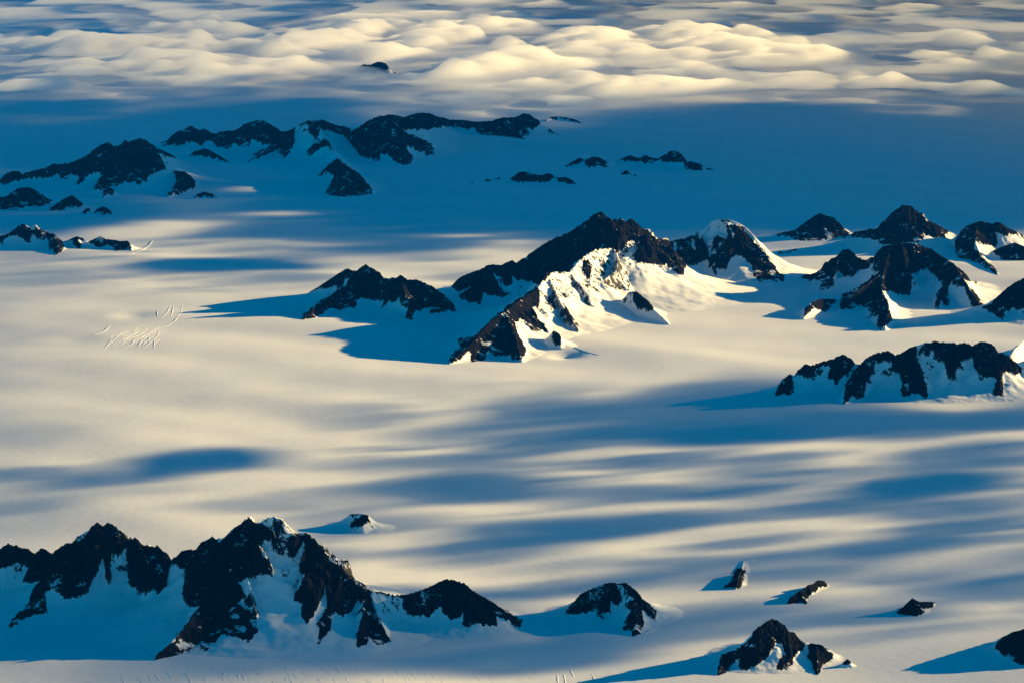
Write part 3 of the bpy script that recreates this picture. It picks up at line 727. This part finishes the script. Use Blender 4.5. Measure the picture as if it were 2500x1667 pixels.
B2 = [[(800,1240),(850,1285),(890,1320)],[(920,1265),(980,1310)],[(1070,1270),(1110,1310)],[(1230,1230),(1290,1300)],[(1320,1230),(1390,1300)],[(1470,1270),(1510,1330)],[(1560,1270),(1600,1320)],
 [(1620,1280),(1660,1350)],[(1930,1295),(1990,1345)],[(2040,1310),(2090,1370)],[(370,1310),(400,1330)],[(560,1290),(620,1340)],[(-280,1290),(-230,1340)],[(-600,1320),(-570,1370)],[(-400,1305),(-380,1360)],[(-150,1295),(-100,1350)]]
for i in range(70):
    a, b = rs.uniform(-500, 1750), rs.uniform(1275, 1400); l = rs.uniform(12, 45)
    B2.append([(a, b), (a + l * rs.uniform(.3, 1), b + l * rs.uniform(.6, 1.2))])
B3 = [[(590,1130),(600,1170),(610,1225)],[(820,1130),(840,1170),(862,1215)],[(715,1180),(745,1225)],[(540,1130),(545,1220)],[(640,1090),(680,1165)],[(925,1190),(930,1240)]]
lips('crevasse_field', [('b2', 7, 2.0, p) for p in B2] + [('b3', 10, 3, p) for p in B3])
lips('snow_drifts', [('b3', 60, 9, [(1395,600),(1420,650),(1405,720),(1350,780),(1250,850)]),
  ('f1', 55, 14, [(1460,1205),(1420,1250),(1340,1300),(1240,1345)]), ('c5', 35, 14, [(728,905),(712,960),(670,995)]), ('c5', 25, 8, [(505,1075),(600,1090),(700,1120),(780,1145)])])

# ------------------------------------------------------------------ high clouds, out of view above the aircraft, shaped to shade the ice
K = 2500 / 2352.0
SHADE = [  # where their shadows lie on the ice: centre, half sizes (in the photograph's 2352 px print), strength
 (505,1056,100,21,1),(285,1098,72,15,1),(118,1086,55,12,.95),(15,1165,60,14,.9),
 (1080,1060,180,14,.75),(1090,1115,150,22,.95),(780,1130,130,9,.4),(620,1160,150,11,.45),(340,1130,60,9,.3),
 (1330,945,160,20,.85),(1130,985,130,15,.55),(1520,985,150,30,.85),(1700,1000,130,16,1),(1780,925,260,45,.8),
 (2050,965,420,18,.95),(1640,935,170,26,.9),(1900,905,160,30,.9),(2230,1045,120,20,.9),(2150,1110,135,24,1),(2210,1165,130,13,.85),(1780,1060,70,14,.7),(1580,1125,220,13,.8),(1790,1180,130,11,.75),
 (1300,1215,170,26,.95),(1500,1193,160,13,.75),(960,1195,100,13,.5),(1170,1270,95,13,.65),(2310,1243,80,11,.7),(1940,1295,75,15,.8),(2110,1325,75,13,.7),
 (2290,1350,160,18,.85),(1720,1325,220,9,.5),(1750,1395,230,14,.6),(1290,1500,170,26,.95),(1560,1450,170,18,.8),(2000,1425,130,14,.5),(2060,1080,100,8,.5),
 (1900,1140,120,8,.5),(850,1490,200,40,.9),(600,1490,170,45,.9),(1330,1450,190,26,.85),(1000,1450,120,24,.7),(1640,1420,120,14,.7),(1840,1270,60,10,.6),(1350,1060,120,8,.5),(2300,1090,100,10,.5),(1420,1290,140,8,.4),  # a few added to shade the snow before the near peaks
 (540,610,190,13,1),(680,640,110,9,.55),(140,618,90,7,.35),(160,643,80,8,.4),(900,575,150,9,.5),(1000,590,100,7,.5),(1080,633,60,7,.4),
 (1500,430,1100,95,1),(760,540,380,34,.95),(500,470,420,45,.9),(100,470,260,60,1),(300,330,600,70,.95),(2000,300,600,60,.95),(1000,350,700,60,.9),(1300,520,500,30,.9),(2100,450,500,70,1),
]
LIT = [(430,515,130,17,1),(620,432,80,7,.9),(620,490,70,6,.7),(690,490,80,6,.7),(1090,540,80,8,.9),(1190,556,80,7,.8),(330,535,160,14,1),(600,560,250,14,.8),(350,570,200,16,1),(560,585,160,8,.7),
       (130,487,50,5,.7)]

PUFFS = [(150,110,230,60,.8),(400,90,300,80,1.1),(600,130,240,60,1.1),(870,95,260,60,1.2),(1080,80,240,55,1.1),(1150,140,240,65,1.1),(1400,110,320,60,1.1),(1350,190,270,50,.8),
 (1550,180,170,50,.8),(1620,100,220,60,1.1),(1790,118,135,45,1.3),(1990,100,90,20,.9),(2250,120,180,45,1.1),(2000,185,240,18,.9),(2270,215,140,18,.8),(1350,15,230,16,.8),
 (1050,15,430,13,.6),(1720,20,160,13,.6),(2200,25,260,18,.6),(500,175,140,25,.7),(80,190,90,14,.5),(1180,310,100,16,.25),(1370,308,60,18,.35),(2280,372,70,7,.3),
 (1100,225,150,18,.3),(1330,240,120,14,.35),(1480,235,120,14,.35),(300,150,260,35,.7),(1900,60,300,14,.5),(700,40,500,18,.5),(200,40,300,18,.5)]

def _mask(px, py, n):
    D = np.zeros(np.shape(px))
    for cx, cy0, rx, ry, s in PUFFS:
        r = np.hypot((px / K - cx) / rx, (py / K - cy0) / ry)
        D = np.maximum(D, s * sstep(1.35, 0.3, r + n))
    return D

ZCLOUD = 350.0
BILLOWS = []
def seed_billows():
    r = np.random.RandomState(11)
    n = 2600
    px = r.uniform(-450, 2950, n); py = r.uniform(-60, 400, n)
    m = _mask(px, py, 0)
    keep = r.rand(n) < 0.22 * m * np.clip(0.7 + py / 160, .5, 1.5)
    for a, b, w in zip(px[keep], py[keep], m[keep]):
        x, y = at_plane(a, b, ZCLOUD)
        R0 = (700 + 1700 * r.rand() ** 1.8) * (y / 140000.0) ** 0.5
        BILLOWS.append((float(x), float(y), R0 * r.uniform(.9, 1.7), R0 * r.uniform(1.6, 3.6), min(1.0, w * r.uniform(.45, 1.1))))
seed_billows()

def cloud_cover(px, py, X, Y):
    n = fbm(X / 7000, Y / 26000, 3, 60)
    n2 = fbm(X / 1500, Y / 3600, 4, 64)
    n3 = fbm(X / 4200, Y / 14000, 3, 68)
    WX = X + 800 * n2; WY = Y + 1900 * fbm(X / 1800, Y / 4000, 3, 71)
    S4 = np.zeros(px.shape)
    flatX, flatY = WX.ravel(), WY.ravel(); out = S4.ravel()
    for bx, by, rx, ry, w in BILLOWS:
        idx = np.nonzero((np.abs(flatX - bx) < rx) & (np.abs(flatY - by) < ry))[0]
        if len(idx):
            q = 1 - ((flatX[idx] - bx) / rx) ** 2 - ((flatY[idx] - by) / ry) ** 2
            out[idx] += (w * np.clip(q, 0, 1) ** 0.8) ** 3
    T = out.reshape(px.shape) ** (1 / 3.0)
    base = 0.22 * _mask(px, py, 0.5 * n + 0.3 * n3)
    veil = 0.26 * sstep(225, 130, py / K + 60 * n) * (0.7 + 0.9 * n3)
    T = np.minimum(np.maximum(T, 0) + base, 1.25)
    T = np.maximum(T, veil)
    return np.clip(T * (1 + 0.35 * n2) * (0.8 + 0.5 * sstep(-0.35, 0.25, n3)) - 0.26 * sstep(0.10, -0.30, n3), 0, None)

def shade_density(px, py, x, y):
    n = fbm(x / 2600, y / 3000, 3, 40)
    n2 = fbm(x / 900, y / 1100, 3, 44)
    D = np.zeros(px.shape)
    wob = 0.40 * n + 0.20 * n2
    for cx, cy0, rx, ry, s in SHADE:
        r = np.hypot((px / K - cx) / (rx * 1.12), (py / K - cy0) / (ry * 1.35))
        D = np.maximum(D, s ** 0.6 * sstep(1.32, 0.78, r + 0.8 * wob))
    for cx, cy0, rx, ry, s in LIT:
        r = np.hypot((px / K - cx) / rx, (py / K - cy0) / ry)
        D = D * (1 - s * sstep(1.3, 0.3, r + wob))
    # loose broken streaks over the lower right and the far left
    st = fbm(x / 1500, y / 1350, 3, 48)
    reg = sstep(900, 1000, py) * sstep(1640, 1520, py) * sstep(500, 1300, px + 0.6 * (py - 1000)) + 0.7 * sstep(560, 600, py) * sstep(760, 680, py) * sstep(1000, 700, px)
    D = np.maximum(D, np.clip(reg, 0, 1) * 0.97 * sstep(0.13, 0.20, st))
    D = D * sstep(300, 335, py + 12 * n)
    # deck shaped to keep far ice in shade, open only for the low cloud
    lit = np.zeros(px.shape)
    for cx, cy0, rx, ry, s in LIT:
        lit = np.maximum(lit, s * sstep(1.3, 0.3, np.hypot((px / K - cx) / rx, (py / K - cy0) / ry) + wob))
    far = sstep(545, 490, py + 22 * n + 0.05 * np.abs(px - 1500) * (px < 1500)) * sstep(300, 335, py)
    D = np.maximum(D, 0.998 * far * (1 - lit))
    k = 560.0 / math.tan(SUN_EL)
    qx, qy = x + k * math.cos(SUN_AZ), y + k * math.sin(SUN_AZ)
    cpx, cpy = to_px(qx, qy, 560.0)
    D = np.maximum(D, 0.995 * sstep(400, 355, py) * (1 - np.clip(1.3 * cloud_cover(cpx, cpy, qx, qy), 0, 1)))
    # thin unseen veil, added to darken the outer parts of the field
    rr = np.hypot((px - 1300) / 1500, (py - 880) / 1150)
    D = np.maximum(D, (0.5 - 0.1 * sstep(900, 1700, px)) * sstep(0.60, 1.0, rr + 0.2 * n))
    return D

def mat_cloud(name, color, through):
    m, t, N, L, b = new_mat(name)
    N.remove(b)
    out = N['Material Output']
    at = N.new('ShaderNodeAttribute'); at.attribute_name = 'opacity'
    tr = N.new('ShaderNodeBsdfTransparent')
    tl = N.new('ShaderNodeBsdfTranslucent'); tl.inputs[0].default_value = (*color, 1)
    df = N.new('ShaderNodeBsdfDiffuse'); df.inputs[0].default_value = (*color, 1)
    m1 = N.new('ShaderNodeMixShader'); m1.inputs[0].default_value = 1 - through
    L.new(tl.outputs[0], m1.inputs[1]); L.new(df.outputs[0], m1.inputs[2])
    m2 = N.new('ShaderNodeMixShader')
    L.new(at.outputs['Fac'], m2.inputs[0]); L.new(tr.outputs[0], m2.inputs[1]); L.new(m1.outputs[0], m2.inputs[2])
    L.new(m2.outputs[0], out.inputs['Surface'])
    return m

def build_unseen_clouds():
    HC = 8300.0
    cols = np.arange(-500, 3001, 16.0)
    rows = np.concatenate([np.arange(-60, 700, 4.0), np.arange(700, 1760, 6.0)])
    PY, PX = np.meshgrid(rows, cols, indexing='ij')
    X, Y = at_plane(PX, PY)
    D = shade_density(PX, PY, X, Y)
    D = np.clip(D, 0, 1) * 0.999
    A = 1 - np.sqrt(1 - D)              # two surfaces are crossed
    k = HC / math.tan(SUN_EL)
    CX = X + k * math.cos(SUN_AZ); CY = Y + k * math.sin(SUN_AZ)
    B = np.stack([CX, CY, HC - 60 * D], -1).reshape(-1, 3)
    T = np.stack([CX, CY, HC + 12 + 160 * D], -1).reshape(-1, 3)
    F = grid_faces(*PX.shape)
    sel = (A.reshape(-1)[F].max(1) > 0.01)
    n = len(B)
    v = np.concatenate([B, T]); f = np.concatenate([F[sel][:, ::-1], F[sel] + n])
    a = np.concatenate([A.reshape(-1)] * 2)
    v, f, at = compact(v, f, {'opacity': a})
    o = mesh_object('unseen_high_clouds', v, f, mat_cloud('unseen_high_cloud', (0.6, 0.6, 0.6), 0.0), attrs=at)
    tag(o, kind='stuff')
build_unseen_clouds()

# ------------------------------------------------------------------ far cloud bank, lying below the aircraft over the distant ice
def volume_mat(name, color, density, aniso):
    m = bpy.data.materials.new(name); m.use_nodes = True
    t = m.node_tree; t.nodes.remove(t.nodes['Principled BSDF'])
    v = t.nodes.new('ShaderNodeVolumePrincipled')
    v.inputs['Color'].default_value = (*color, 1)
    v.inputs['Density'].default_value = density
    v.inputs['Anisotropy'].default_value = aniso
    t.links.new(v.outputs[0], t.nodes['Material Output'].inputs['Volume'])
    m.cycles.homogeneous_volume = True
    return m

def build_cloud_bank():
    cols = np.arange(-500, 3001, 8.0)
    rows = np.concatenate([np.arange(-70, 240, 0.6), np.arange(240, 430, 1.2)])
    PY, PX = np.meshgrid(rows, cols, indexing='ij')
    X, Y = at_plane(PX, PY, ZCLOUD)
    T = cloud_cover(PX, PY, X, Y)
    T = np.where(T < 0.06, 0, T - 0.05)
    top = np.stack([X, Y, ZCLOUD + 430 * T ** 1.2], -1).reshape(-1, 3)
    bot = np.stack([X, Y, ZCLOUD - 60 * np.minimum(T * 3, 1)], -1).reshape(-1, 3)
    F = grid_faces(*PX.shape)
    sel = T.reshape(-1)[F].max(1) > 0
    nn = len(top); Fs = F[sel]
    edge = T.reshape(-1) <= 0
    Fb = np.where(edge[Fs], Fs, Fs + nn)[:, ::-1]
    v, f, _ = compact(np.concatenate([top, bot]), np.concatenate([Fs, Fb])[:, ::-1])
    o = mesh_object('clouds', v, f, volume_mat('cloud_vapour', (0.92, 0.92, 0.92), 1 / 1100.0, 0.0))
    tag(o, kind='stuff')
build_cloud_bank()

# ------------------------------------------------------------------ air
def build_haze():
    x, y0, y1, z0, z1 = 640000.0, -20000.0, 620000.0, -300.0, 8100.0
    v = np.array([(a, b, c) for c in (z0, z1) for b in (y0, y1) for a in (-x, x)])
    f = np.array([(0,2,3,1),(4,5,7,6),(0,1,5,4),(2,6,7,3),(0,4,6,2),(1,3,7,5)])
    o = mesh_object('haze', v, f, volume_mat('haze_air', (0.0, 0.24, 1.0), 7.5e-7, 0.0), smooth=False)
    tag(o, kind='stuff')
build_haze()
